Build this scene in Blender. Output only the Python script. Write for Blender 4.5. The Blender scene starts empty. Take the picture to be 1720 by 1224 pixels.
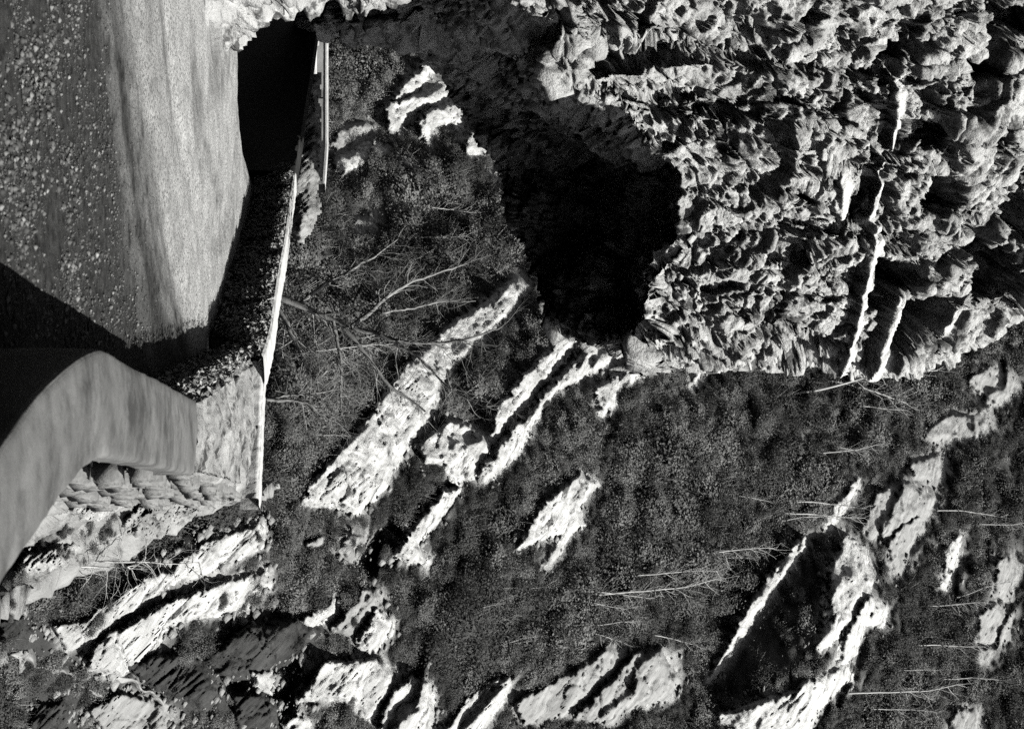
import bpy, bmesh, math, random
import numpy as np
from mathutils import Vector, Matrix

random.seed(7)
rng = np.random.default_rng(7)
scene = bpy.context.scene
COL = scene.collection

# ------------------------------------------------------------------ camera
# The photograph is a portrait picture lying on its side: the world's up is the picture's right.
F_PX = 1930.0                                   # focal length in photograph pixels
PITCH = math.atan2(260.0, F_PX)
CAM = np.array([0.0, 0.0, 1.8])
FWD = np.array([0.0, math.cos(PITCH), math.sin(PITCH)])
UPV = np.array([0.0, -math.sin(PITCH), math.cos(PITCH)])
RGT = np.array([1.0, 0.0, 0.0])
cd = bpy.data.cameras.new('camera')
cam = bpy.data.objects.new('camera', cd)
COL.objects.link(cam)
cd.sensor_fit = 'HORIZONTAL'; cd.sensor_width = 36.0; cd.lens = 36.0 * F_PX / 1720.0
cd.clip_start = 0.05; cd.clip_end = 2000
cam.matrix_world = Matrix(((UPV[0], -RGT[0], -FWD[0], CAM[0]),
                           (UPV[1], -RGT[1], -FWD[1], CAM[1]),
                           (UPV[2], -RGT[2], -FWD[2], CAM[2]),
                           (0, 0, 0, 1)))
cd.dof.use_dof = True; cd.dof.focus_distance = 21.0; cd.dof.aperture_fstop = 4.0
scene.camera = cam

# ------------------------------------------------------------------ light
SUN_DIR = np.array([0.57, -0.50, 0.73]); SUN_DIR = SUN_DIR / np.linalg.norm(SUN_DIR)
world = bpy.data.worlds.new('World'); scene.world = world; world.use_nodes = True
wn = world.node_tree; bg = wn.nodes['Background']
sky = wn.nodes.new('ShaderNodeTexSky'); sky.sky_type = 'NISHITA'; sky.sun_disc = False
sky.sun_elevation = math.asin(SUN_DIR[2]); sky.sun_rotation = math.atan2(SUN_DIR[0], SUN_DIR[1])
bw = wn.nodes.new('ShaderNodeRGBToBW')          # black and white film
wn.links.new(sky.outputs[0], bw.inputs[0]); wn.links.new(bw.outputs[0], bg.inputs[0])
bg.inputs[1].default_value = 0.06
sl = bpy.data.lights.new('sun', 'SUN'); so = bpy.data.objects.new('sun', sl); COL.objects.link(so)
sl.energy = 5.0; sl.angle = math.radians(0.53); sl.color = (1.0, 0.995, 0.95)
so.rotation_euler = Vector(-SUN_DIR).to_track_quat('-Z', 'Y').to_euler()
so.location = (20, -8, 30)
vs = scene.view_settings
vs.view_transform = 'Standard'; vs.look = 'None'; vs.exposure = 0.7; vs.gamma = 1.0; vs.use_curve_mapping = False
scene.cycles.max_bounces = 4; scene.cycles.diffuse_bounces = 0; scene.cycles.glossy_bounces = 1
scene.cycles.transmission_bounces = 2; scene.cycles.transparent_max_bounces = 4
scene.cycles.use_denoising = False

# ------------------------------------------------------------------ projection helpers (photograph pixel x, y -> world)
def rays(x, y):
    x = np.asarray(x, float); y = np.asarray(y, float)
    return FWD * F_PX + (y - 612.0)[..., None] * RGT + (x - 860.0)[..., None] * UPV
def at(x, y, Y):
    r = rays(x, y)
    return CAM + r * (np.asarray(Y, float) / r[..., 1])[..., None]
def atz(x, y, z):
    r = rays(x, y)
    return CAM + r * ((np.asarray(z, float) - CAM[2]) / r[..., 2])[..., None]
def pix(P):
    d = P - CAM
    f = d @ FWD
    return 860 + F_PX * (d @ UPV) / f, 612 + F_PX * (d @ RGT) / f

# ------------------------------------------------------------------ noise
def _h(ix, iy, iz, seed):
    n = (ix.astype(np.uint32) * np.uint32(374761393) + iy.astype(np.uint32) * np.uint32(668265263)
         + iz.astype(np.uint32) * np.uint32(2147483647) + np.uint32((seed * 974711 + 12345) & 0xffffffff))
    n = (n ^ (n >> np.uint32(13))) * np.uint32(1274126177)
    n = (n ^ (n >> np.uint32(16))) * np.uint32(2246822519)
    return n ^ (n >> np.uint32(15))
def noise(p, seed=0):
    """value-gradient noise, about -1..1"""
    p = np.asarray(p, float); i = np.floor(p).astype(np.int64); f = p - i
    w = f * f * f * (f * (f * 6 - 15) + 10)
    out = 0
    for dx in (0, 1):
        for dy in (0, 1):
            for dz in (0, 1):
                h = _h(i[..., 0] + dx, i[..., 1] + dy, i[..., 2] + dz, seed)
                gx = ((h & 255) / 127.5 - 1); gy = (((h >> 8) & 255) / 127.5 - 1); gz = (((h >> 16) & 255) / 127.5 - 1)
                g = gx * (f[..., 0] - dx) + gy * (f[..., 1] - dy) + gz * (f[..., 2] - dz)
                k = (w[..., 0] if dx else 1 - w[..., 0]) * (w[..., 1] if dy else 1 - w[..., 1]) * (w[..., 2] if dz else 1 - w[..., 2])
                out = out + g * k
    return out * 1.4
def fbm(p, octv=4, seed=0, gain=0.5):
    a, s, t = 1.0, 0, 0
    for o in range(octv):
        s = s + a * noise(p * 2.03 ** o + o * 7.3, seed + o); t += a; a *= gain
    return s / t
def ridged(p, octv=4, seed=0, gain=0.5):
    a, s, t = 1.0, 0, 0
    for o in range(octv):
        s = s + a * (1 - 2 * np.abs(noise(p * 2.07 ** o + o * 5.1, seed + o))); t += a; a *= gain
    return s / t
def worley(p, seed=0):
    """distance to nearest and second nearest cell point and that cell's random value"""
    i = np.floor(p).astype(np.int64)
    d1 = np.full(p.shape[:-1], 9.0); d2 = d1.copy(); v = np.zeros_like(d1)
    for dx in (-1, 0, 1):
        for dy in (-1, 0, 1):
            for dz in (-1, 0, 1):
                c = i + np.array([dx, dy, dz]); h = _h(c[..., 0], c[..., 1], c[..., 2], seed)
                q = np.stack([c[..., 0] + (h & 1023) / 1023., c[..., 1] + ((h >> 10) & 1023) / 1023., c[..., 2] + ((h >> 20) & 1023) / 1023.], -1)
                d = np.sqrt(((p - q) ** 2).sum(-1)); near = d < d1
                d2 = np.where(near, d1, np.minimum(d2, d)); d1 = np.where(near, d, d1)
                v = np.where(near, ((h >> 5) & 1023) / 1023., v)
    return d1, d2, v
def sstep(a, b, x):
    t = np.clip((x - a) / (b - a), 0, 1); return t * t * (3 - 2 * t)
def polydist(px, py, poly):
    """signed distance in pixels, positive inside the polygon"""
    n = len(poly); inside = np.zeros(px.shape, bool); d = np.full(px.shape, 1e9)
    for k in range(n):
        ax, ay = poly[k]; bx, by = poly[(k + 1) % n]
        ex, ey = bx - ax, by - ay
        t = np.clip(((px - ax) * ex + (py - ay) * ey) / (ex * ex + ey * ey + 1e-9), 0, 1)
        d = np.minimum(d, np.hypot(px - ax - t * ex, py - ay - t * ey))
        c = ((ay > py) != (by > py))
        inside ^= c & (px < ex * (py - ay) / (ey if abs(ey) > 1e-9 else 1e-9) + ax)
    return np.where(inside, d, -d)

def facets(p, seed=0):
    """angular broken rock: every cell a plane tilted its own way"""
    i = np.floor(p).astype(np.int64); d1 = np.full(p.shape[:-1], 9.0); d2 = d1.copy(); v = np.zeros_like(d1)
    for dx in (-1, 0, 1):
        for dy in (-1, 0, 1):
            for dz in (-1, 0, 1):
                c = i + np.array([dx, dy, dz]); h = _h(c[..., 0], c[..., 1], c[..., 2], seed); g = _h(c[..., 1], c[..., 2], c[..., 0], seed + 9)
                e = p - np.stack([c[..., 0] + (h & 1023) / 1023., c[..., 1] + ((h >> 10) & 1023) / 1023., c[..., 2] + ((h >> 20) & 1023) / 1023.], -1)
                d = np.abs(e).sum(-1) * .6 + np.sqrt((e ** 2).sum(-1)) * .4; near = d < d1
                f = e[..., 0] * ((g & 255) / 127.5 - 1) + e[..., 1] * (((g >> 8) & 255) / 127.5 - 1) + e[..., 2] * (((g >> 16) & 255) / 127.5 - 1) + ((h >> 5) & 1023) / 1023. - .5
                d2 = np.where(near, d1, np.minimum(d2, d)); d1 = np.where(near, d, d1); v = np.where(near, f, v)
    return v, d2 - d1
# ------------------------------------------------------------------ materials
def mat(name, lo, hi, scale=3.0, detail=8, rough=0.9, bump=0.4, bscale=12.0, bdist=0.02, mid=0.5, width=0.25,
        stretch=(1, 1, 1), spots=None, attr=None, spec=0.2, rot=0.0):
    m = bpy.data.materials.new(name); m.use_nodes = True; nt = m.node_tree; N = nt.nodes; L = nt.links
    b = N['Principled BSDF']; b.inputs['Roughness'].default_value = rough; b.inputs['Specular IOR Level'].default_value = spec
    tc = N.new('ShaderNodeTexCoord'); mp = N.new('ShaderNodeMapping'); mp.inputs['Scale'].default_value = stretch
    if rot:                                     # turn the grain into the dip of the beds
        m0 = N.new('ShaderNodeMapping'); m0.inputs['Rotation'].default_value = (0, rot, 0); L.new(tc.outputs['Object'], m0.inputs[0]); L.new(m0.outputs[0], mp.inputs[0])
    else: L.new(tc.outputs['Object'], mp.inputs[0])
    n = N.new('ShaderNodeTexNoise'); n.inputs['Scale'].default_value = scale; n.inputs['Detail'].default_value = detail; n.inputs['Roughness'].default_value = 0.62
    L.new(mp.outputs[0], n.inputs['Vector'])
    r = N.new('ShaderNodeValToRGB'); r.color_ramp.elements[0].position = mid - width; r.color_ramp.elements[1].position = mid + width
    r.color_ramp.elements[0].color = (lo, lo, lo, 1); r.color_ramp.elements[1].color = (hi, hi, hi, 1)
    L.new(n.outputs[0], r.inputs[0]); colour = r.outputs[0]
    if spots:                                   # lichen, moss or stain with a shape of its own: (scale, threshold, softness, value)
        s = N.new('ShaderNodeTexNoise'); s.inputs['Scale'].default_value = spots[0]; s.inputs['Detail'].default_value = 6; s.inputs['Roughness'].default_value = 0.7
        L.new(mp.outputs[0], s.inputs['Vector'])
        q = N.new('ShaderNodeMapRange'); q.inputs['From Min'].default_value = spots[1] - spots[2]; q.inputs['From Max'].default_value = spots[1] + spots[2]
        L.new(s.outputs[0], q.inputs[0])
        mx = N.new('ShaderNodeMix'); mx.data_type = 'RGBA'; L.new(q.outputs[0], mx.inputs[0]); L.new(colour, mx.inputs[6])
        mx.inputs[7].default_value = (spots[3],) * 3 + (1,); colour = mx.outputs[2]
    if attr:                                    # a second tone where the mesh attribute says so: (name, lo, hi, noise scale)
        a = N.new('ShaderNodeAttribute'); a.attribute_name = attr[0]
        n2 = N.new('ShaderNodeTexNoise'); n2.inputs['Scale'].default_value = attr[3]; n2.inputs['Detail'].default_value = 8; n2.inputs['Roughness'].default_value = 0.65
        L.new(tc.outputs['Object'], n2.inputs['Vector'])
        r2 = N.new('ShaderNodeValToRGB'); r2.color_ramp.elements[0].position = 0.33; r2.color_ramp.elements[1].position = 0.66
        r2.color_ramp.elements[0].color = (attr[1],) * 3 + (1,); r2.color_ramp.elements[1].color = (attr[2],) * 3 + (1,)
        L.new(n2.outputs[0], r2.inputs[0])
        mx = N.new('ShaderNodeMix'); mx.data_type = 'RGBA'; L.new(a.outputs['Fac'], mx.inputs[0]); L.new(colour, mx.inputs[6]); L.new(r2.outputs[0], mx.inputs[7]); colour = mx.outputs[2]
    L.new(colour, b.inputs['Base Color'])
    if bump:
        n3 = N.new('ShaderNodeTexNoise'); n3.inputs['Scale'].default_value = bscale; n3.inputs['Detail'].default_value = 8; n3.inputs['Roughness'].default_value = 0.7
        L.new(mp.outputs[0], n3.inputs['Vector'])
        bp = N.new('ShaderNodeBump'); bp.inputs['Strength'].default_value = bump; bp.inputs['Distance'].default_value = bdist
        L.new(n3.outputs[0], bp.inputs['Height']); L.new(bp.outputs[0], b.inputs['Normal'])
    return m
M = {}
M['cliff'] = mat('cliff_limestone', .28, .66, 1.6, 12, bump=1.0, bscale=9, bdist=.10, width=.2, spots=(1.7, .575, .04, .10), attr=('ledge_sun', .55, .8, 3.0))  # sun on the ledge tops is put in as a paler tone
M['ledge'] = mat('pale_limestone', .30, .70, 1.3, 12, bump=1.0, bscale=3.5, bdist=.22, width=.2, spots=(1.1, .62, .04, .10), rot=math.radians(-46), stretch=(.22, 1, 1.5))
M['greyrock'] = mat('grey_limestone', .14, .42, 1.3, 10, bump=.9, bscale=4, bdist=.15, spots=(1.2, .62, .06, .08), rot=math.radians(-46), stretch=(.22, 1, 1.5))
M['darkrock'] = mat('wet_and_shaded_rock', .015, .10, 1.4, 12, bump=1.0, bscale=4, bdist=.25, rot=math.radians(-46), stretch=(.22, 1, 1.5))  # wet rock by the stream; also the painted shade of the cracked slab
M['slope'] = mat('scrub_soil', .030, .10, .8, 10, bump=1.0, bscale=3, bdist=.3, attr=('rocky', .12, .6, 1.6))
M['bank'] = mat('bank_scree', .16, .40, 2.0, 10, bump=1.0, bscale=10, bdist=.06, spots=(.9, .60, .05, .07))
M['road'] = mat('road_dust', .26, .60, 3.0, 10, bump=1.0, bscale=60, bdist=.02, spots=(30., .545, .06, .12), attr=('verge', .004, .06, 11.0))
M['pebble'] = mat('pebble', .02, .09, 9.0, 3, bump=.2, bscale=30, bdist=.01, attr=('tone', .09, .34, 20.0))
M['coping'] = mat('coping_plaster', .075, .19, 3.2, 7, rough=.85, bump=.5, bscale=14, bdist=.02, stretch=(.8, 1.1, 1), spots=(2.4, .56, .09, .05))
M['rubble'] = mat('rubble_top', .10, .5, 2.6, 10, bump=1.0, bscale=8, bdist=.06, spots=(4., .58, .05, .05))
M['mossy'] = mat('moss_and_shade_masonry', .015, .05, 5.0, 8, bump=1.0, bscale=14, bdist=.05)  # moss of the inner face; also paints shade on the coping's outer face
M['cap'] = mat('cap_stone', .40, .66, 6.0, 8, bump=.6, bscale=20, bdist=.02)
M['stone'] = mat('masonry_stone', .05, .30, 1.2, 6, bump=.4, bscale=3, bdist=.06, spots=(1.6, .58, .06, .06))
M['concrete'] = mat('old_concrete', .20, .36, 2.0, 8, bump=.5, bscale=20, bdist=.02)
M['leaf'] = mat('scrub_leaf', .05, .115, 1.3, 3, rough=.7, bump=0)
M['leafd'] = mat('dark_scrub_leaf', .025, .055, 1.3, 3, rough=.7, bump=0)
M['leaf2'] = mat('pale_scrub_leaf', .08, .18, 1.3, 3, rough=.7, bump=0)
M['ivy'] = mat('sunflecked_ivy_leaf', .02, .55, 14.0, 2, rough=.6, bump=0)  # pale end of the range paints sunlit specks onto the leaves
M['bark'] = mat('pale_bark', .30, .56, 4, 4, bump=.3)
M['darkbark'] = mat('grey_bark', .08, .34, 4, 4, bump=.4)
M['water'] = mat('stream_water', .02, .05, 1.5, 4, rough=.18, bump=.6, bscale=3, bdist=.08, spec=.5)
M['foam'] = mat('white_water', .05, .42, 2.2, 6, rough=.35, stretch=(.4,1,1), bump=.4, bscale=6, bdist=.05)

# ------------------------------------------------------------------ object helpers
def link(name, verts, faces, m, parent=None, smooth=True):
    me = bpy.data.meshes.new(name); me.from_pydata([], [], []) if False else None
    verts = np.asarray(verts, np.float32).reshape(-1, 3)
    if isinstance(faces, np.ndarray):
        nf, k = faces.shape
        me.vertices.add(len(verts)); me.vertices.foreach_set('co', verts.ravel())
        me.loops.add(nf * k); me.loops.foreach_set('vertex_index', faces.astype(np.int32).ravel())
        me.polygons.add(nf); me.polygons.foreach_set('loop_start', np.arange(0, nf * k, k, dtype=np.int32))
        me.update(calc_edges=True); me.validate()
    else:
        me.from_pydata(verts.tolist(), [], faces); me.update()
    if smooth: me.polygons.foreach_set('use_smooth', np.ones(len(me.polygons), bool))
    me.materials.append(m)
    o = bpy.data.objects.new(name, me); COL.objects.link(o); o.parent = parent
    return o
def tag(o, label=None, cat=None, group=None, kind=None):
    if label: o['label'] = label
    if cat: o['category'] = cat
    if group: o['group'] = group
    if kind: o['kind'] = kind
    return o
def empty(name, loc=(0, 0, 0)):
    o = bpy.data.objects.new(name, None); COL.objects.link(o); o.location = loc; o.empty_display_size = .2
    return o
def gridfaces(nr, nc):
    a = np.arange(nr * nc).reshape(nr, nc)
    return np.stack([a[:-1, :-1], a[:-1, 1:], a[1:, 1:], a[1:, :-1]], -1).reshape(-1, 4)
def normals(G):
    du = np.gradient(G, axis=1); dv = np.gradient(G, axis=0)
    n = np.cross(du, dv); return n / (np.linalg.norm(n, axis=-1, keepdims=True) + 1e-9)
def add_attr(o, name, val):
    a = o.data.attributes.new(name, 'FLOAT', 'POINT'); a.data.foreach_set('value', np.asarray(val, np.float32).ravel())
def interp(tab, x):
    t = np.array(tab, float); return np.interp(x, t[:, 0], t[:, 1])
def resample(P, n):
    P = np.asarray(P, float); s = np.r_[0, np.cumsum(np.linalg.norm(np.diff(P, axis=0), axis=1))]
    t = np.linspace(0, s[-1], n); return np.stack([np.interp(t, s, P[:, k]) for k in range(P.shape[1])], -1)
def smooth_line(P, n, it=3):
    P = np.asarray(P, float)
    for _ in range(it):                         # Chaikin
        Q = [P[0]]
        for a, b in zip(P[:-1], P[1:]): Q += [a * .75 + b * .25, a * .25 + b * .75]
        Q.append(P[-1]); P = np.array(Q)
    return resample(P, n)

# ================================================================== the far slope of the gorge
CTRL = [  # photograph x, y, distance
 (-200, 1000, 23), (0, 900, 24), (0, 1100, 27), (0, 1300, 29), (-200, 1400, 27),
 (100, 950, 27), (100, 1150, 30), (200, 1000, 31), (200, 1250, 34), (300, 900, 32), (300, 1100, 34), (350, 1250, 37),
 (400, 800, 34), (400, 1000, 36), (450, 700, 38), (500, 600, 42), (500, 850, 38), (500, 1100, 38), (500, 1300, 40),
 (560, 300, 58), (560, 60, 66), (560, -200, 74), (600, 450, 52), (650, 700, 45), (700, 950, 45), (700, 1200, 44),
 (700, 150, 66), (750, 350, 62), (850, 550, 55), (900, 750, 52), (900, 1000, 50), (900, 1300, 50),
 (900, 250, 70), (900, 0, 76), (1100, 650, 60), (1100, 900, 57), (1100, 1200, 56), (1300, 650, 69), (1300, 900, 64), (1350, 1100, 63), (1300, 1350, 62),
 (1500, 620, 78), (1500, 850, 72), (1500, 1150, 71), (1700, 600, 87), (1700, 900, 81), (1700, 1200, 79), (1700, 1400, 78), (1950, 600, 98), (1950, 1000, 92), (1950, 1400, 90),
 (1200, 300, 78), (1500, 200, 90), (1950, 200, 106), (300, 300, 45), (100, 600, 33), (0, 300, 36), (-200, 600, 27)]
_c = np.array(CTRL, float); _s = 600.0
def _tps(r): return np.where(r > 0, r * r * np.log(np.maximum(r, 1e-9)), 0)
_A = _c[:, :2] / _s; _R = np.linalg.norm(_A[:, None] - _A[None], axis=-1)
_K = _tps(_R) + np.eye(len(_A)) * 0.02; _Q = np.c_[np.ones(len(_A)), _A]
_W = np.linalg.solve(np.block([[_K, _Q], [_Q.T, np.zeros((3, 3))]]), np.r_[np.log(_c[:, 2]), 0, 0, 0])
def base_depth(x, y):
    x = np.asarray(x, float); sh = x.shape; p = np.stack([x.ravel(), np.asarray(y, float).ravel()], -1) / _s
    r = np.linalg.norm(p[:, None] - _A[None], axis=-1)
    return np.exp(_tps(r) @ _W[:-3] + _W[-3] + p @ _W[-2:]).reshape(sh)
def scarp(x, y):
    """the big bed that leans over the dark hollow on the right"""
    a = (x - 1265) * .825 + (y - 1023) * .565; b = (x - 1265) * .565 - (y - 1023) * .825
    return 3.6 * np.clip((a - 18) / 78, 0, 1) * (1 - sstep(115, 340, a)) * sstep(-210, -120, b) * (1 - sstep(110, 190, b))
def strata(x, y):
    """relief of the beds in metres towards the viewer: saw teeth across the dip, broken up"""
    D = base_depth(x, y); P = at(x, y, D)
    k = np.stack([P[..., 0] * .16, P[..., 1] * .16, P[..., 2] * .16], -1)
    w = fbm(k, 3, 31)
    q = (P[..., 0] * .72 + P[..., 2] * .69)     # across the strike (beds rise to the left)
    saw = 1 - np.mod(q / 5.2 + w * .9, 1.0)
    saw = np.where(saw > .88, (1 - saw) / .12, saw / .88)
    return D, P, saw * 1.1 * (.4 + .6 * sstep(-.3, .4, fbm(k * .7, 2, 44))) + .6 * fbm(k * 5, 4, 47) + scarp(x, y)
def rockmask(P):
    q = P[..., 0] * .72 + P[..., 2] * .69; st = -P[..., 0] * .69 + P[..., 2] * .72
    return np.clip(.8 * sstep(.22, .42, fbm(np.stack([q * .42, st * .09, P[..., 1] * .1], -1) + 9, 4, 63, .6)), 0, 1)
def slope_depth(x, y):
    D, P, off = strata(x, y); return D - off

# pale outcrops: polygons in the photograph, how proud they stand (m), material, label
OUT = [
 ([(505,845),(530,800),(562,768),(620,700),(660,640),(700,600),(760,545),(830,500),(868,462),(886,480),(852,530),(800,577),(742,640),(722,700),(692,742),(650,812),(600,865),(555,850)], 2.0, 'ledge', 'broad pale limestone rib behind the bare tree, running up to the dark overhang'),
 ([(820,735),(836,681),(892,618),(948,562),(970,572),(930,618),(870,692),(828,742)], 1.8, 'ledge', 'narrow smooth white ledge just right of the dark overhang, with a black crevice beside it'),
 ([(960,618),(1000,583),(1030,600),(1000,625),(945,650),(900,702),(875,757),(840,792),(812,812),(800,800),(840,745),(870,715),(925,650)], 1.7, 'ledge', 'crumbling white ledge on the far side of the black crevice'),
 ([(1000,657),(1030,630),(1070,610),(1086,624),(1050,650),(1025,692),(1010,702),(1002,682)], 1.2, 'ledge', 'short white ledge touching the lower corner of the sunlit cliff'),
 ([(1156,648),(1172,618),(1180,620),(1166,652)], .8, 'ledge', 'tiny pale rock strip hanging under the cliff corner'),
 ([(900,861),(974,794),(1004,811),(974,847),(981,882),(953,903),(921,957),(912,947),(939,899),(868,920),(888,889)], 1.3, 'ledge', 'ragged white outcrop alone in the dark scrub at mid slope'),
 ([(700,750),(760,705),(800,716),(822,742),(800,800),(770,812),(745,780),(715,775)], 1.3, 'ledge', 'pale blocky rock at the foot of the narrow smooth ledge'),
 ([(160,1079),(280,1009),(370,974),(455,949),(452,982),(410,1027),(280,1047),(262,1092),(205,1134),(150,1124)], 1.5, 'ledge', 'long white rock rib low in the gorge above the stream'),
 ([(92,1052),(140,1040),(240,970),(280,955),(335,915),(372,895),(440,872),(445,915),(372,950),(280,984),(225,1029),(160,1072),(110,1094)], 1.3, 'ledge', 'streaked pale slab lying just above the long white rib'),
 ([(503,1175),(545,1114),(633,1103),(667,1131),(655,1168),(622,1212),(598,1192),(560,1172)], 1.8, 'ledge', 'bulging white boulder-like outcrop at the right edge of the gorge floor'),
 ([(632,1222),(655,1172),(690,1135),(722,1145),(728,1200),(720,1235),(650,1240)], 1.4, 'ledge', 'cracked white rock beside the bulging outcrop at the gorge edge'),
 ([(740,1235),(774,1184),(816,1149),(862,1129),(851,1165),(818,1217),(790,1240)], 1.3, 'ledge', 'white wedge of rock under the smooth grey slabs'),
 ([(865,1182),(957,1128),(1020,1084),(1060,1100),(1010,1150),(950,1200),(880,1215)], 1.4, 'greyrock', 'smooth grey slab, the lower of two, split by a diagonal crack'),
 ([(965,1205),(1022,1150),(1070,1095),(1110,1092),(1140,1138),(1125,1170),(1050,1192),(1030,1215)], 1.4, 'greyrock', 'smooth grey slab, the upper of two, beside the dark hollow'),
 ([(1184,1144),(1240,1040),(1290,972),(1330,922),(1350,902),(1350,922),(1304,988),(1254,1052),(1200,1137)], 3.0, 'ledge', 'long thin white edge of rock along the dark hollow'),
 ([(1393,958),(1423,898),(1454,925),(1471,975),(1444,1018),(1420,1060),(1378,1094),(1366,1084),(1381,1034)], 2.2, 'ledge', 'tall white bedded rock standing over the dark hollow'),
 ([(1460,1000),(1490,1020),(1482,1050),(1452,1048),(1430,1110),(1405,1120),(1415,1070),(1445,1022)], 1.6, 'ledge', 'shattered white rock stepping down beside the tall bedded one'),
 ([(1201,1200),(1293,1174),(1347,1145),(1419,1115),(1433,1143),(1378,1186),(1358,1226),(1251,1232)], 1.8, 'ledge', 'broken pale rocks along the lower end of the dark hollow'),
 ([(1446,889),(1473,829),(1515,806),(1571,833),(1566,864),(1494,902),(1456,902)], 1.5, 'greyrock', 'banded grey slab high on the slope with dark stripes across it'),
 ([(1383,885),(1402,845),(1440,804),(1444,814),(1416,856),(1395,886)], .9, 'ledge', 'thin white streak of rock between slender trees'),
 ([(1490,912),(1520,880),(1545,862),(1548,890),(1520,930),(1515,965),(1498,965),(1494,935)], 1.1, 'greyrock', 'crumbled grey rock trailing below the banded slab'),
 ([(1523,779),(1578,760),(1588,787),(1570,818),(1536,800)], 1.1, 'greyrock', 'split grey rock knob above the banded slab'),
 ([(1552,727),(1598,695),(1661,700),(1667,718),(1619,741),(1565,741)], 1.2, 'greyrock', 'flat pale outcrop in the upper scrub'),
 ([(1626,640),(1661,614),(1705,634),(1697,670),(1670,683),(1642,660)], 1.2, 'greyrock', 'rounded pale outcrop right beside the cliff top'),
 ([(1580,985),(1586,925),(1611,898),(1609,942),(1592,990)], 1.0, 'ledge', 'slim upright pale rock in the high scrub'),
 ([(1668,998),(1674,946),(1697,935),(1710,967),(1688,1006)], 1.2, 'greyrock', 'pale hump of rock at the very top of the slope'),
 ([(1640,1034),(1672,1016),(1695,1030),(1690,1072),(1655,1105),(1645,1080)], 1.0, 'greyrock', 'mottled rock patch just under the topmost hump'),
 ([(1596,1235),(1606,1186),(1640,1190),(1648,1235)], 1.0, 'greyrock', 'small pale rock at the right edge high on the slope'),
 ([(655,167),(690,130),(722,102),(735,108),(722,132),(700,158),(670,176)], 2.0, 'ledge', 'upper of the pale ridges seen under the arch'),
 ([(648,180),(700,158),(745,144),(760,158),(728,180),(685,200),(660,228),(648,218)], 2.2, 'ledge', 'middle pale ridge seen under the arch'),
 ([(700,206),(727,184),(776,170),(790,198),(798,222),(778,240),(760,209),(730,213),(719,244),(705,230)], 2.0, 'ledge', 'crooked pale ridge under the arch nearest the dark rim'),
 ([(779,244),(792,219),(820,240),(812,260),(781,254)], 1.2, 'ledge', 'brilliant white rock touching the rim of the arch'),
 ([(554,294),(566,268),(620,240),(650,253),(604,283),(574,296)], 1.8, 'ledge', 'lower pale ridge under the arch next to the far parapet'),
 ([(555,240),(575,215),(612,205),(640,212),(600,236),(565,258)], 1.2, 'greyrock', 'dull broken ridge under the arch between two pale ones'),
 ([(832,290),(845,280),(856,300),(840,304)], .8, 'ledge', 'small white rock chip on the arch rim'),
 ([(663,930),(690,892),(746,827),(770,820),(748,858),(713,898),(700,915),(735,945),(728,955),(690,942)], 1.3, 'ledge', 'hooked white ledge at the edge of the dark scrub'),
 ([(507,912),(560,893),(614,896),(592,947),(563,926)], .8, 'greyrock', 'grey scree patch between two round bushes'),
 ([(505,1042),(563,1003),(569,1033),(521,1056)], .9, 'ledge', 'small tilted white slab beside the large round bush'),
 ([(558,1056),(616,989),(642,1001),(593,1070)], 1.2, 'greyrock', 'upright grey fin of rock above the shaded slab'),
 ([(596,1077),(633,1020),(660,1040),(657,1063),(623,1102),(603,1095)], 1.1, 'ledge', 'chunky white block at the foot of the dark scrub'),
 ([(345,1108),(420,1050),(500,1038),(545,1058),(505,1092),(445,1135),(380,1135)], 1.0, 'darkrock', 'dark shaded slab crossed by parallel cracks'),  # grey slab, its shade put into the dark colour
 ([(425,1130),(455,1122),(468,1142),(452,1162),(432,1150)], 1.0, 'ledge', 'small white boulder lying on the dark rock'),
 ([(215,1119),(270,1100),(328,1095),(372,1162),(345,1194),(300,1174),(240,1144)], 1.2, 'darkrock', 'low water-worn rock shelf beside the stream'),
 ([(480,1215),(500,1200),(520,1210),(515,1235),(485,1235)], .8, 'ledge', 'little white rock at the edge below the bulging outcrop'),
 ([(150,1190),(205,1163),(270,1178),(292,1205),(275,1235),(175,1235)], .9, 'greyrock', 'rounded pale rock at the water edge'),
 ([(598,372),(624,360),(630,377),(610,386)], .8, 'greyrock', 'single grey boulder amid the scrub beyond the parapet'),
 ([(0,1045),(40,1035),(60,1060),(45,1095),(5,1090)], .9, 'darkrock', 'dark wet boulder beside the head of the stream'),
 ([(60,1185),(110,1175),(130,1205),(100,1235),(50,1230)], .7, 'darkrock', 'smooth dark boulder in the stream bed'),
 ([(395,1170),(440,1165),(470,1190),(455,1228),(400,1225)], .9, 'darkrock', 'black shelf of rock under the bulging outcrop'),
]
OUT = [o for o in OUT if len(o[0]) > 2]

gx, gy = np.meshgrid(np.linspace(-220, 1950, 520), np.linspace(-260, 1480, 430), indexing='ij')
D, P0, off = strata(gx, gy)
rocky = np.zeros_like(gx); carve = np.zeros_like(gx)
wob = 14 * fbm(P0 * .35, 4, 90)
for poly, T, mk, lab in OUT:
    x0 = min(p[0] for p in poly) - 60; x1 = max(p[0] for p in poly) + 60; y0 = min(p[1] for p in poly) - 60; y1 = max(p[1] for p in poly) + 60
    sel = (gx > x0) & (gx < x1) & (gy > y0) & (gy < y1)
    d = polydist(gx[sel], gy[sel], poly) + wob[sel]
    if mk != 'darkrock': rocky[sel] = np.maximum(rocky[sel], sstep(-26, 4, d) * .9)
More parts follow.
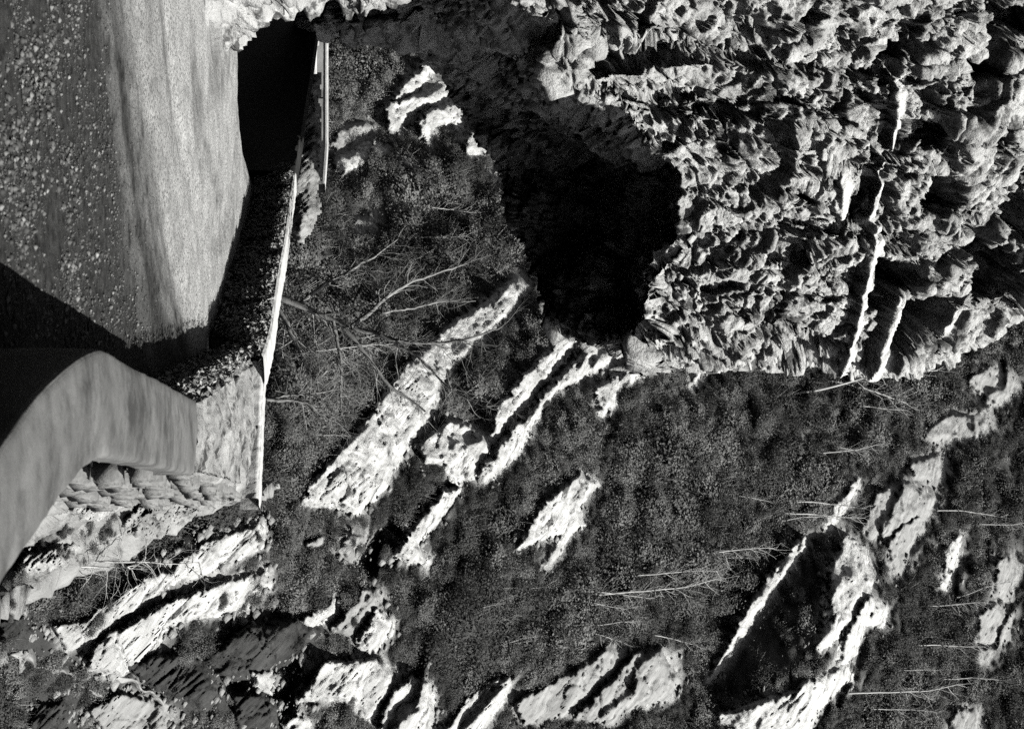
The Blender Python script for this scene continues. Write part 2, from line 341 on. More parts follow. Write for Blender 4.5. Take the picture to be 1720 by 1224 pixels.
# hollows that lie in shadow: (polygon, depth in metres)
HOLLOW = [([(1190,1150),(1255,1050),(1310,985),(1360,935),(1395,960),(1378,1040),(1362,1090),(1300,1165),(1215,1185)], 0.6),
          ([(830,760),(880,690),(940,622),(1000,588),(985,575),(935,610),(870,690),(820,745),(760,820),(700,900),(640,960),(600,955),(650,900),(720,820),(780,790)], 2.6),
          ([(380,860),(480,830),(520,800),(500,870),(400,905),(300,915),(180,960),(60,1010),(10,1015),(120,960),(260,905)], 2.5),
          ([(560,940),(620,900),(700,850),(780,800),(760,850),(690,920),(620,990)], 2.0),
          ([(380,1140),(470,1100),(520,1110),(500,1180),(470,1225),(400,1215)], 2.2)]
for poly, T in HOLLOW:
    d = polydist(gx, gy, poly) + wob * .5
    carve += T * sstep(-8, 22, d)
G = at(gx, gy, D - off + carve)
slope = link('far_hillside', G.reshape(-1, 3), gridfaces(*gx.shape), M['slope'])
rocky = np.clip(rocky + rockmask(P0), 0, 1)
add_attr(slope, 'rocky', rocky); tag(slope, kind='structure')

DSTRIKE = np.array([1, -1]) / math.sqrt(2); DQ = np.array([1, 1]) / math.sqrt(2)
def outcrop(poly, T, mk, label, name='rock_outcrop', group=None, dfun=None, step=2.6, seed=0, cat='rock'):
    pa = np.array(poly, float); lo = pa.min(0) - 16; hi = pa.max(0) + 16
    xs = np.arange(lo[0], hi[0] + step, step); ys = np.arange(lo[1], hi[1] + step, step)
    X, Y = np.meshgrid(xs, ys, indexing='ij')
    D = (dfun or slope_depth)(X, Y); P = at(X, Y, D)
    sc = 40.0 / float(np.median(D))
    d = polydist(X, Y, poly) + 4 + 9 * fbm(np.stack([X, Y, X * 0], -1) * .04, 3, 5 + seed) + 6 * fbm(np.stack([X, Y, X * 0], -1) * .15, 3, 8 + seed)
    q = (pa @ DQ); qn = np.clip((X * DQ[0] + Y * DQ[1] - q.min()) / (q.max() - q.min() + 1e-6), 0, 1)
    w = 5 + 16 * qn
    prof = sstep(0, 1, d / w)
    st = X * DSTRIKE[0] + Y * DSTRIKE[1]; ac = X * DQ[0] + Y * DQ[1]
    lam = np.stack([st * .008, ac * .055 , st * 0 + seed * 3.1], -1)      # bedding: stretched along the strike
    beds = ridged(lam, 3, 12 + seed); crk = 1 - sstep(.0, .07, np.abs(noise(np.stack([st * .006, ac * .045, st * 0 + seed * 1.7], -1), 15 + seed)))
    blk = worley(P * np.array([.6, .6, .8]) + .5 * fbm(P, 2, 4)[..., None] + seed, 3 + seed)
    T = T * .72; offs = T * prof * (1.0 - .55 * qn) + prof * (.09 * T * beds + .40 * fbm(P * .55, 4, 21 + seed) + .32 * (blk[2] - .5) * sstep(.02, .16, blk[1] - blk[0]) - .15 * (1 - sstep(.0, .08, blk[1] - blk[0])) + .05 * ridged(P * 2.6, 4, 33) + .16 * ridged(np.stack([st * .02, ac * .16, st * 0 + seed], -1), 3, 34) - (.5 if mk == 'darkrock' else .14) * crk * T * sstep(-.1, .25, fbm(P * .4, 2, 39)) - .05 * sstep(.16, .3, fbm(P * 1.3 + 5, 3, 35)))
    offs = offs - (1 - sstep(-6, 0, d)) * .5
    V = at(X, Y, D - offs)
    keep = d > -5
    F = gridfaces(*X.shape); ok = keep.ravel()[F].all(1); F = F[ok]
    used = np.unique(F); remap = -np.ones(X.size, int); remap[used] = np.arange(len(used))
    c = V.reshape(-1, 3)[used]; base = c[np.argmin(c[:, 2])].copy()
    o = link(name, c - base, remap[F], M[mk]); o.location = base
    tag(o, label, cat, group)
    return o
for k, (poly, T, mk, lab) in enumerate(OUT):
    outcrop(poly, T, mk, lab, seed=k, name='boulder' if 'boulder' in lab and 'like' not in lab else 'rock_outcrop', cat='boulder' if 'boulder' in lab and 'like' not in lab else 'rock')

# ================================================================== the overhanging cliff
NC = 470
ycol = np.linspace(-220, 628, NC)
lipx = interp([(-220,815),(0,862),(30,900),(55,945),(100,930),(130,925),(160,965),(200,1050),(240,1070),(260,1110),(290,1148),(340,1140),(400,1150),(440,1105),(470,1075),(530,1088),(580,1072),(628,1064)], ycol)
exx = interp([(-220,490),(40,510),(56,540),(64,640),(80,690),(95,705),(120,735),(165,772),(195,790),(225,800),(245,815),(280,840),(300,848),(350,850),(385,866),(410,871),(440,880),(475,886),(520,925),(545,945),(572,978),(595,1030),(612,1056),(628,1062)], ycol)
lipY = interp([(-220,12.6),(0,14.6),(300,16.8),(560,18.2),(628,18.9)], ycol)
exY = interp([(-220,26),(0,29),(300,29),(475,27),(545,24.5),(600,22),(628,21)], ycol)
NB, NCE, NF = 16, 110, 560
yR = [(1000,612),(1062,612),(1100,628),(1150,630),(1190,632),(1300,626),(1420,630),(1480,640),(1550,625),(1620,592),(1700,548),(1950,450)]
rows = []; kind = []; PX = []; PY = []
eP = at(exx, np.minimum(ycol, 620), exY)
for t in np.linspace(1, 0, NB, endpoint=False):
    p = eP.copy(); p[:, 2] += t * 34; p[:, 1] += t * 4; p[:, 0] -= 1.2 * sstep(0, .2, t) + t * 7; rows.append(p); PX.append(exx); PY.append(ycol); kind.append(0)
lipP = at(lipx, ycol, lipY)
for t in np.linspace(0, 1, NCE, endpoint=False):
    # vaulted ceiling, highest in its middle
    p = eP * (1 - t) + lipP * t; p[:, 2] += .9 * np.sin(math.pi * t) * sstep(628, 480, ycol)
    rows.append(p); a, b = pix(p); PX.append(a); PY.append(b); kind.append(1)
for t in np.linspace(0, 1, NF):
    x = lipx + (1960 - lipx) * t
    r = interp(yR, x); y = -220 + (ycol + 220) * (r + 220) / 848.0
    edge = sstep(575, 628, ycol)
    Y = lipY + 1.6 * t * (1960 - lipx) / 900 + 1.5 * edge ** 2 * (t > 0)
    rows.append(at(x, y, Y)); PX.append(x); PY.append(y); kind.append(2)
Gc = np.array(rows); PX = np.array(PX); PY = np.array(PY); kd = np.array(kind)
nrm = normals(Gc)
tosee = CAM - Gc; sgn = np.sign((nrm * tosee).sum(-1)); 
front = (kd == 2)
nrm = np.where(np.median(sgn[front]) < 0, -nrm, nrm)
# soften the normals over the lip so that the relief runs across it
for _ in range(6):
    nrm[1:-1] = (nrm[:-2] + nrm[1:-1] * 2 + nrm[2:]) / 4
nrm /= np.linalg.norm(nrm, axis=-1, keepdims=True)
wp = Gc + .35 * np.stack([fbm(Gc * .9 + 3, 2, 1), fbm(Gc * .9 + 17, 2, 2), fbm(Gc * .9 + 29, 2, 3)], -1)
b1 = worley(wp * np.array([.55, .55, .42]), 71); b2 = worley(wp * np.array([1.5, 1.5, 1.15]), 72)
disp = .55 * fbm(Gc * .33, 3, 51)
disp += .36 * (b1[2] - .5) * sstep(.0, .35, b1[1] - b1[0]) - .30 * (1 - sstep(0, .07, b1[1] - b1[0]))
# vertical joints
jx = Gc[..., 0] + .28 * fbm(Gc * .6, 3, 61)
for xj, dp in ((-3.05, .5), (-2.2, .35), (-1.25, .25), (-4.4, .5), (-5.3, .4), (-.45, .2)):
    disp -= 1.6 * dp * np.exp(-((jx - xj) / .05) ** 2) * front[:, None] * sstep(-.25, .1, fbm(Gc * .5 + xj, 2, 66))
RECESS = [([(1515,500),(1603,504),(1603,525),(1573,555),(1502,588),(1481,584),(1502,534)], 2.2),
 ([(1605,368),(1690,364),(1700,498),(1613,500),(1609,440)], 2.4), ([(1688,230),(1760,250),(1760,420),(1690,400)], 2.0),
 ([(1548,335),(1586,289),(1620,293),(1628,352),(1603,368),(1544,360)], 1.4), ([(1477,100),(1481,63),(1544,60),(1592,75),(1546,90),(1527,121),(1469,126)], 1.6),
 ([(1603,92),(1670,84),(1688,117),(1672,147),(1607,147)], 1.6), ([(1653,-5),(1760,5),(1760,86),(1653,86)], 1.8),
 ([(1402,138),(1485,155),(1490,176),(1469,190)], .9), ([(1314,293),(1364,303),(1358,337),(1322,333)], .9), ([(1519,188),(1628,200),(1598,274),(1540,253),(1519,222)], .9),
 ([(1469,377),(1540,393),(1544,427),(1481,420)], 1.1), ([(1482,440),(1545,446),(1545,500),(1468,500)], 1.4),
 ([(980,72),(1180,78),(1234,98),(1310,112),(1270,128),(1180,108),(1105,125),(980,142)], 1.2),
 ([(1138,184),(1276,184),(1276,205),(1234,210),(1167,184)], .6), ([(1340,240),(1390,238),(1395,262),(1350,262)], .6),
 ([(1476,505),(1496,505),(1484,560),(1470,620),(1440,625),(1436,612),(1455,560)], 1.3), ([(1100,590),(1140,585),(1185,600),(1185,612),(1110,618)], .7),
 ([(1210,500),(1250,508),(1265,526),(1235,530)], .6), ([(1345,580),(1375,590),(1372,610),(1342,606)], .5), ([(1290,505),(1320,480),(1330,500)], .4)]
LEDGE = [([(1496,128),(1516,128),(1514,180),(1507,234),(1499,257),(1489,251),(1497,201)], .45), ([(1485,270),(1492,276),(1474,335),(1461,370),(1451,364),(1464,335)], .4),
 ([(1409,289),(1428,293),(1420,366),(1405,364)], .4), ([(1458,370),(1475,372),(1475,420),(1467,452),(1462,488),(1443,534),(1425,597),(1420,628),(1408,626),(1425,555),(1443,480),(1455,420)], .6),
 ([(1497,490),(1515,496),(1500,542),(1483,592),(1475,634),(1459,650),(1471,588),(1489,534)], .6), ([(1567,550),(1593,511),(1609,517),(1579,561)], .5)]
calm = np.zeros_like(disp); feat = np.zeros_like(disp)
fw = 4 * fbm(Gc * 2.0, 3, 81)
for poly, T in RECESS:
    d = polydist(PX, PY, poly) + fw; feat -= min(T * .8, 1.8) * sstep(-4, 12, d) * front[:, None]
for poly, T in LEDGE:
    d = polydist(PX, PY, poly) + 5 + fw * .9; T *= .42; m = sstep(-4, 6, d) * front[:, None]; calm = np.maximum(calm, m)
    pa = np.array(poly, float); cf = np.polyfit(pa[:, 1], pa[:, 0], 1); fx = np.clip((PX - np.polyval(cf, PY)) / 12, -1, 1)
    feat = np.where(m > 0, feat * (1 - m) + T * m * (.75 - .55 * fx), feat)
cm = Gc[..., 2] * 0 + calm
disp = disp * (1 - .8 * cm) + feat
fade = np.where(kd == 0, .3, np.where(kd == 1, .75, 1.0))[:, None]
edge_fade = 1 - .75 * sstep(596, 628, ycol)[None, :] * front[:, None]
Gd = Gc + nrm * (disp * fade * edge_fade)[..., None]
n2 = normals(Gd); n2 = np.where((n2 * nrm).sum(-1, keepdims=True) < 0, -n2, n2)
for _ in range(3):
    n2[1:-1, 1:-1] = (n2[1:-1, 1:-1] * 2 + n2[:-2, 1:-1] + n2[2:, 1:-1] + n2[1:-1, :-2] + n2[1:-1, 2:]) / 6
n2 = n2 * .35 + nrm * .65; n2 /= np.linalg.norm(n2, axis=-1, keepdims=True) + 1e-9
wp = Gd + .3 * np.stack([fbm(Gd * .9 + 3, 2, 1), fbm(Gd * .9 + 17, 2, 2), fbm(Gd * .9 + 29, 2, 3)], -1)
f1, e1 = facets(wp * np.array([1.0, 1.0, .8]), 72); f2, e2 = facets(wp * np.array([2.6, 2.6, 2.2]), 73); f3, e3 = facets(Gd * 6.0, 74)
f0, e0 = facets(wp * np.array([.45, .45, .36]), 75)
fine = .42 * f0 - .25 * (1 - sstep(0, .035, e0)) + .19 * f1 - .11 * (1 - sstep(0, .05, e1)) + .095 * f2 - .05 * (1 - sstep(0, .08, e2)) + .05 * f3
fine += .06 * ridged(wp * 1.3, 4, 54) + .06 * ridged(Gd * np.array([3.6, 3.6, 2.6]), 4, 57, .6) + .045 * fbm(Gd * 9., 3, 59)
fine -= .40 * sstep(.19, .29, fbm(Gd * 1.2 + 40, 5, 58)) + .17 * sstep(.15, .27, fbm(Gd * 4.1 + 70, 4, 68))
Gd = Gd + n2 * (fine * (1 - .85 * cm) * fade * edge_fade)[..., None]
cliff = link('cliff', Gd.reshape(-1, 3), gridfaces(*PX.shape), M['cliff']); tag(cliff, kind='structure'); add_attr(cliff, 'ledge_sun', cm)  # mask of the ledges painted as if catching the sun

# the foot of the rock on which the arch stands
base_line = np.array([-.2, 0, 0]) + np.array([atz(210., -330., -.1), atz(270., -120., -.1), atz(322., -20., -.1), atz(352., 18., -.1), atz(378., 34., -.1), (-5.7, 19.5, -.3), (-8.5, 23.5, -.9), (-15, 27, -2)])
bl = smooth_line(base_line, 260, 2)
hz = np.linspace(0, 1, 170)
Gp = np.zeros((170, 260, 3))
for i, t in enumerate(hz):
    p = bl.copy(); p[:, 2] = -.3 + t * 7.5; p[:, 0] += -.9 * np.exp(-((t - .0) / .12) ** 2) * -.6 - .2 * math.sin(t * 9) - 3.2 * float(sstep(.30, .62, t)); Gp[i] = p
nr = normals(Gp); nr = np.where(((nr * (CAM - Gp)).sum(-1).mean() < 0), -nr, nr)
c1 = worley(Gp * np.array([.8, .8, .6]), 101); c2 = worley(Gp * 2.0, 102)
dd = .5 * fbm(Gp * .5, 3, 103) + .4 * (c1[2] - .5) * sstep(0, .15, c1[1] - c1[0]) + .2 * (c2[2] - .5) * sstep(0, .15, c2[1] - c2[0]) + .22 * ridged(Gp * 1.6, 4, 104) + .12 * ridged(Gp * 4, 3, 105) + .12 * facets(Gp * 1.3, 107)[0] + .08 * facets(Gp * 3.1, 108)[0] - .3 * sstep(.1, .3, fbm(Gp * 2.3, 3, 106))
Gp = Gp + nr * dd[..., None] * .8
foot = link('cliff_foot', Gp.reshape(-1, 3), gridfaces(170, 260), M['cliff']); tag(foot, kind='structure')

# unseen slopes added behind and left of the viewer to block sky light
for nm, xa, xb, ya, yb in (('sky_block_slope', -70, -4.6, -8, 13), ('sky_block_slope', -70, 14, -40, -8)):
    hx, hy = np.meshgrid(np.linspace(xa, xb, 90), np.linspace(ya, yb, 60), indexing='ij')
    hr = np.maximum(np.maximum(-4.6 - hx, 0), np.maximum(-8 - hy, 0) * sstep(22, -2, hx))
    hh = -.3 + 1.5 * hr + 1.5 * fbm(np.stack([hx, hy, hx * 0], -1) * .15, 4, 801) * sstep(0, 5, hr)
    hill = link(nm, np.stack([hx, hy, np.minimum(hh, 60)], -1).reshape(-1, 3), gridfaces(90, 60), M['slope']); tag(hill, kind='structure')
# ================================================================== parapet along the outside of the bend
ZT = .60
in1 = atz(*np.array([(-140, 872), (-60, 812), (0, 757), (49, 681), (98, 628), (133, 600), (155, 588), (174, 584)], float).T, ZT)
ou1 = atz(*np.array([(-140, 1190), (-60, 1080), (0, 991), (35, 941), (70, 885), (119, 818), (140, 793), (158, 779), (176, 769)], float).T, ZT)
in2 = atz(*np.array([(174, 584), (205, 602), (246, 625), (290, 648), (331, 672)], float).T, ZT)
ou2 = atz(*np.array([(176, 769), (225, 776), (270, 785), (299, 793), (327, 797)], float).T, ZT)
inn = np.r_[smooth_line(in1, 50, 2), resample(in2, 44)[1:]]; out = np.r_[smooth_line(ou1, 50, 2), resample(ou2, 44)[1:]]
in3 = atz(*np.array([(331, 672), (360, 655), (400, 625), (432, 598)], float).T, ZT); ou3 = atz(*np.array([(327, 797), (370, 810), (422, 828)], float).T, ZT)
inr = resample(in3, 60); our = resample(ou3, 60)
capin = atz(*np.array([(438, 600), (452, 560), (460, 500), (468, 450), (478, 400), (486, 340), (494, 285)], float).T, .66)
basein = atz(*np.array([(346, 600), (353, 545), (375, 490), (395, 430), (410, 390), (421, 330), (430, 285)], float).T, -.02)
capin = smooth_line(capin, 160, 2); basein = smooth_line(basein, 160, 2)
wall = empty('parapet_wall', (float(out[0][0]), float(out[0][1]), 0.0))
tag(wall, 'stone parapet winding round the bend, smooth coping near, mossy face beyond', 'parapet')
def loft(name, lines, m, parent, disp=0.0, freq=3.0, sub=1, seed=0, smooth=True, origin=None):
    L = [np.asarray(l, float) for l in lines]
    rows = []
    for a, b in zip(L[:-1], L[1:]):
        for k in range(sub): rows.append(a + (b - a) * k / sub)
    rows.append(L[-1]); G = np.array(rows)
    if disp:
        n = normals(G); G = G + n * (disp * (fbm(G * freq, 4, 200 + seed) + .5 * ridged(G * freq * 2.3, 3, 210 + seed)))[..., None]
    if parent is not None: G = G - np.array(parent.location)
    return link(name, G.reshape(-1, 3), gridfaces(*G.shape[:2]), m, parent, smooth)
dz = lambda l, z: np.c_[l[:, :2], np.full(len(l), z)]
lerp = lambda a, b, t: a + (b - a) * t
bev = .025
loft('coping', [dz(inn, -.02), dz(inn, ZT - .03), dz(lerp(inn, out, .02), ZT - .008), lerp(inn, out, .05), lerp(inn, out, .35) + (0, 0, .012), lerp(inn, out, .65) + (0, 0, .012), lerp(inn, out, .95), dz(lerp(inn, out, .98), ZT - .008), dz(out, ZT - .03), dz(out, ZT - .16)],
     M['coping'], wall, .012, 3.0, 4)
# closing face of the coping at its end
e_i, e_o = inn[-1], out[-1]
loft('coping_end', [np.array([dz(e_i[None], .3)[0], dz(e_o[None], .3)[0]]), np.array([dz(e_i[None], ZT - .01)[0], dz(e_o[None], ZT - .01)[0]])], M['coping'], wall)
outlow = lerp(inn, out, .62)
loft('outer_face', [dz(outlow, ZT - .14), dz(lerp(inn, out, .64), -.6), dz(lerp(inn, out, .7), -1.2), dz(lerp(inn, out, .9), -2.6)], M['mossy'], wall, .05, 3.0, 16, 3)  # dark moss colour stands in for shade below the coping
# rough topped middle stretch
loft('rubble_top', [dz(inr, -.05), dz(inr, .30), dz(inr, ZT - .06), dz(lerp(inr, our, .06), ZT - .02), dz(lerp(inr, our, .5), ZT + .02), dz(lerp(inr, our, .95), ZT - .02), dz(our, ZT - .1)], M['rubble'], wall, .085, 3.2, 14, 5)
loft('outer_face', [dz(lerp(inr, our, .8), ZT - .06), dz(lerp(inr, our, .9), -.6), dz(lerp(inr, our, 1.0), -1.2), dz(lerp(inr, our, 1.3), -2.4)], M['stone'], wall, .08, 3.0, 16, 6)
# capped far stretch, its inner face overgrown with moss
loft('mossy_face', [basein, lerp(basein, capin, .5), capin], M['mossy'], wall, .10, 3.5, 18, 8)
perp = np.gradient(capin, axis=0); perp = np.c_[perp[:, 1], -perp[:, 0], perp[:, 0] * 0]; perp /= np.linalg.norm(perp, axis=1, keepdims=True)
capout = capin + perp * .42
loft('cap', [dz(capin - perp * .04, .60), dz(capin - perp * .04, .67), dz(capin, .70), dz(capout, .70), dz(capout, .45)], M['cap'], wall, .02, 5, 6, 9)
capr_in = resample(np.array([our[-1] + (.05, -.05, 0), (our[-1] + inr[-1]) / 2 + (0, .05, 0), inr[-1] + (-.02, -.02, 0)]), 80)
pr = np.gradient(capr_in, axis=0); pr = np.c_[pr[:, 1], -pr[:, 0], pr[:, 0] * 0]; pr /= np.linalg.norm(pr, axis=1, keepdims=True)
loft('cap', [dz(capr_in, .50), dz(capr_in, .66), dz(capr_in + pr * .03, .69), dz(capr_in + pr * .34, .69), dz(capr_in + pr * .34, .45)], M['cap'], wall, .02, 5, 6, 10)
# dark plain stretch under the overhang
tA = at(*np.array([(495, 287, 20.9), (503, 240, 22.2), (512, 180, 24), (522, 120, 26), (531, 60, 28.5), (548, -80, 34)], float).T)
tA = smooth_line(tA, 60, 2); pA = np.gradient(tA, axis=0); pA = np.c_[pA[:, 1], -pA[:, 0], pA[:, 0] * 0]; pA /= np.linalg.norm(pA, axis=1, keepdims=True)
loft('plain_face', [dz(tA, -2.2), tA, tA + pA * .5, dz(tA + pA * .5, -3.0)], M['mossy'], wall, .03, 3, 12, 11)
# stones of the outer masonry that show to the right of the coping
def stone_mesh(seed):
    bm = bmesh.new(); bmesh.ops.create_cube(bm, size=1.0)
    bmesh.ops.bevel(bm, geom=bm.edges[:], offset=.12, segments=2, affect='EDGES')
    r = random.Random(seed)
    for v in bm.verts: v.co += Vector((r.uniform(-.07, .07), r.uniform(-.07, .07), r.uniform(-.07, .07)))
    me = bpy.data.meshes.new('stone'); bm.to_mesh(me); bm.free(); me.materials.append(M['stone'])
    me.polygons.foreach_set('use_smooth', np.ones(len(me.polygons), bool)); return me
stone_meshes = [stone_mesh(s) for s in range(7)]
def lay_stones(inner, outer, rowsz, tmin=0., off0=-.08, slope_out=.05):
    n = len(outer); cum = np.r_[0, np.cumsum(np.linalg.norm(np.diff(outer, axis=0), axis=1))]
    for r, (z, h) in enumerate(rowsz):
        s = tmin * cum[-1] + random.uniform(0, .1)
        while s < cum[-1] - .05:
            w = random.uniform(.22, .42); c = s + w / 2
            p = np.array([np.interp(c, cum, outer[:, k]) for k in range(3)]); q = np.array([np.interp(c, cum, inner[:, k]) for k in range(3)])
            d = (p - q)[:2]; d /= np.linalg.norm(d)
            o = bpy.data.objects.new('stone', random.choice(stone_meshes)); COL.objects.link(o); o.parent = wall
            out_ = off0 + slope_out * (.6 - z) + random.uniform(-.09, .05)
            o.location = Vector((p[0] + d[0] * out_, p[1] + d[1] * out_, z)) - wall.location
            o.rotation_euler = (random.uniform(-.12, .12), random.uniform(-.12, .12), math.atan2(d[1], d[0]) + math.pi / 2 + random.uniform(-.14, .14))
            o.scale = (w * .86, .24, h * random.uniform(.72, .88)); s += w
lay_stones(inr, our, [(.42, .22), (.19, .24), (-.06, .26), (-.33, .28), (-.62, .3), (-.93, .32)])
# ivy and moss leaves on the inner face
def leaf_cloud(name, pts, nrmv, size, m, parent, jitter=.6, kind='stuff'):
    n = len(pts); a = rng.normal(size=(n, 3)); d = nrmv + jitter * a; d /= np.linalg.norm(d, axis=1, keepdims=True)
    u = np.cross(d, rng.normal(size=(n, 3))); u /= np.linalg.norm(u, axis=1, keepdims=True); v = np.cross(d, u)
    s = size * rng.uniform(.5, 1.3, (n, 1)); u = u * s; v = v * s * .6
    V = np.stack([pts - u, pts - v * .8 + d * s * .15, pts + u, pts + v * .8 + d * s * .15], 1).reshape(-1, 3)
    if parent is not None: V = V - np.array(parent.location)
    o = link(name, V, np.arange(n * 4).reshape(n, 4), m, parent, False)
    if kind: tag(o, kind=kind)
    return o
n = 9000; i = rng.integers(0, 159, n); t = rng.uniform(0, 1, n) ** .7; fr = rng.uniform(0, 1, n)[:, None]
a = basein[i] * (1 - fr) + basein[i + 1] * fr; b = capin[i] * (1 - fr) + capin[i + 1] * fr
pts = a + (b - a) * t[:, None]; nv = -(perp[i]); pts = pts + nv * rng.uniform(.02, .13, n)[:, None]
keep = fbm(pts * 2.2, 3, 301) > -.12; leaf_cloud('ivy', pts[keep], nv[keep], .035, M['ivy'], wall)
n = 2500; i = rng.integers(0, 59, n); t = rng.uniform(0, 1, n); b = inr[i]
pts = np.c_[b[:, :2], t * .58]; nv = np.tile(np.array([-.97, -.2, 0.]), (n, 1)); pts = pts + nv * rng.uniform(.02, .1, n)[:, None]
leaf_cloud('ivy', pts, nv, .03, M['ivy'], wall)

# far parapet beyond the bend and the rocky shoulder under it
farw = empty('far_parapet', tuple(at(530., 300., 45.)))
tag(farw, 'pale straight parapet beyond the bend, seen under the arch', 'parapet')
tB = at(*np.array([(551, 58, 47), (551, 150, 46.6), (551, 240, 46), (546, 310, 45)], float).T); tB = resample(tB, 40)
nB = np.gradient(tB, axis=0); nB = np.c_[nB[:, 1], -nB[:, 0], nB[:, 0] * 0]; nB /= np.linalg.norm(nB, axis=1, keepdims=True)
if nB[0, 1] > 0: nB = -nB
loft('wall_face', [dz(tB, tB[0, 2] - 2.5), tB - (0, 0, .12)], M['concrete'], farw, .02, 3, 10, 12)
loft('cap', [tB + nB * .05 - (0, 0, .10), tB + nB * .05, tB - nB * .5, tB - nB * .5 - (0, 0, 1.2)], M['cap'], farw, .01, 3, 3, 13)
loft('kerb', [tB + nB * .15 - (0, 0, .62), tB + nB * .15 - (0, 0, .46), tB + nB * .0 - (0, 0, .44)], M['cap'], farw, .01, 3, 2, 14)
pe = at(np.array([524.]), np.array([67.]), 46.)[0]
bm = bmesh.new(); bmesh.ops.create_cube(bm, size=1); bmesh.ops.bevel(bm, geom=bm.edges[:], offset=.06, segments=2, affect='EDGES')
me = bpy.data.meshes.new('end_post'); bm.to_mesh(me); bm.free(); me.materials.append(M['cap'])
po = bpy.data.objects.new('end_post', me); COL.objects.link(po); po.parent = farw; po.location = Vector(pe) - farw.location; po.scale = (.4, .4, .55)
outcrop([(486,312),(495,290),(505,215),(514,140),(532,130),(533,300),(527,330),(531,355),(518,385),(505,402),(492,380),(487,345)], .45, 'greyrock', 'grey rocky shoulder below the far parapet', dfun=lambda x, y: 27 + 0 * x + (400 - y) * .008, seed=77)

# ================================================================== road
rows = []
Yr = np.r_[np.linspace(2.2, 20, 300), np.linspace(20.2, 40, 60)]
wl = np.r_[lerp(inn, out, .5)[:, :2], lerp(inr, our, .15)[:, :2], basein[10:, :2] + .1, tA[:, :2] + .2]
wl = wl[np.argsort(wl[:, 1])]
xw = np.interp(Yr, wl[:, 1], wl[:, 0])
tt = np.linspace(0, 1, 330)
RX = -16 + (xw[:, None] + 16) * tt[None] ** .8; RY = np.repeat(Yr[:, None], 330, 1)
CX, CY = -5.5, 14.5
rad = np.hypot(RX - CX, RY - CY)
P3 = np.stack([RX, RY, RX * 0], -1)
crest = np.maximum(0, RY - 18.2 - .25 * (RX + 3.4)) * sstep(-2.9, -4.2, RX)
RZ = -.14 * crest - .0 + .015 * fbm(P3 * .8, 3, 401) + .012 * fbm(P3 * 4, 3, 402)
for r0 in (3.9, 5.3): RZ -= .03 * np.exp(-((rad - r0) / .22) ** 2)
road = link('road', np.stack([RX, RY, RZ], -1).reshape(-1, 3), gridfaces(len(Yr), 330), M['road'])
rn = fbm(np.stack([rad * 1.1, np.arctan2(RY - CY, RX - CX) * 1.2, rad * 0], -1), 4, 405)
verge = sstep(4.3, 7.6, rad + .7 * rn + .35 * fbm(P3 * 1.5, 3, 406)) * (1 - .55 * sstep(12.2, 13.0, RY))
verge = np.clip(verge + .5 * sstep(-.05, .4, rn) + .25 * sstep(.0, .4, fbm(P3 * 5, 3, 408)) + .25 * np.exp(-((rad - 4.6) / .5) ** 2) * sstep(13.5, 10, RY), 0, 1)
add_attr(road, 'verge', verge); tag(road, kind='structure')
# loose gravel on the verge
def pebble_stuff(name, n, fpos, smin, smax, m, fsize=None, power=4):
    base = np.array([(1,0,0),(-1,0,0),(0,1,0),(0,-1,0),(0,0,1),(0,0,-1)], float); fc = np.array([(0,2,4),(2,1,4),(1,3,4),(3,0,4),(2,0,5),(1,2,5),(3,1,5),(0,3,5)])
    P = fpos(n); n = len(P); s = smin + (smax - smin) * rng.uniform(0, 1, (n, 1, 1)) ** power
    s = np.where(fsize is None, 1.0, 1.0) * s if fsize is None else s * fsize(P)[:, None, None]; V = base[None] * rng.uniform(.5, 1.2, (n, 6, 1)) * s * np.array([1, 1, .6]) ; an = rng.uniform(0, 6.28, n); c, q = np.cos(an)[:, None], np.sin(an)[:, None]
    V = np.stack([V[..., 0] * c - V[..., 1] * q, V[..., 0] * q + V[..., 1] * c, V[..., 2]], -1) + P[:, None] 
    F = (fc[None] + (np.arange(n) * 6)[:, None, None]).reshape(-1, 3)
    o = tag(link(name, V.reshape(-1, 3), F, m, None, False), kind='stuff'); add_attr(o, 'tone', np.repeat(rng.uniform(0, 1, n) ** 3.2, 6)); return o
def gpos(n):
    Y = 3.0 + 13 * rng.uniform(0, 1, n) ** 1.3; X = rng.uniform(-6, 1.0, n); X = np.minimum(X, np.interp(Y, wl[:, 1], wl[:, 0]) - .05)
    r = np.hypot(X - CX, Y - CY); pr_ = .04 + .96 * sstep(4.8, 8.4, r + .5 * fbm(np.stack([X, Y, X * 0], -1), 2, 411)); k = (rng.uniform(0, 1, n) < pr_ * sstep(-.35, .3, fbm(np.stack([X * 1.6, Y * 1.6, X * 0], -1), 4, 413))) & (r > 2.5)
    return np.c_[X, Y, X * 0 + .004][k]
pebble_stuff('gravel', 240000, gpos, .005, .034, M['pebble'], lambda P: .3 + .7 * sstep(5.4, 8.6, np.hypot(P[:, 0] - CX, P[:, 1] - CY)), 7)

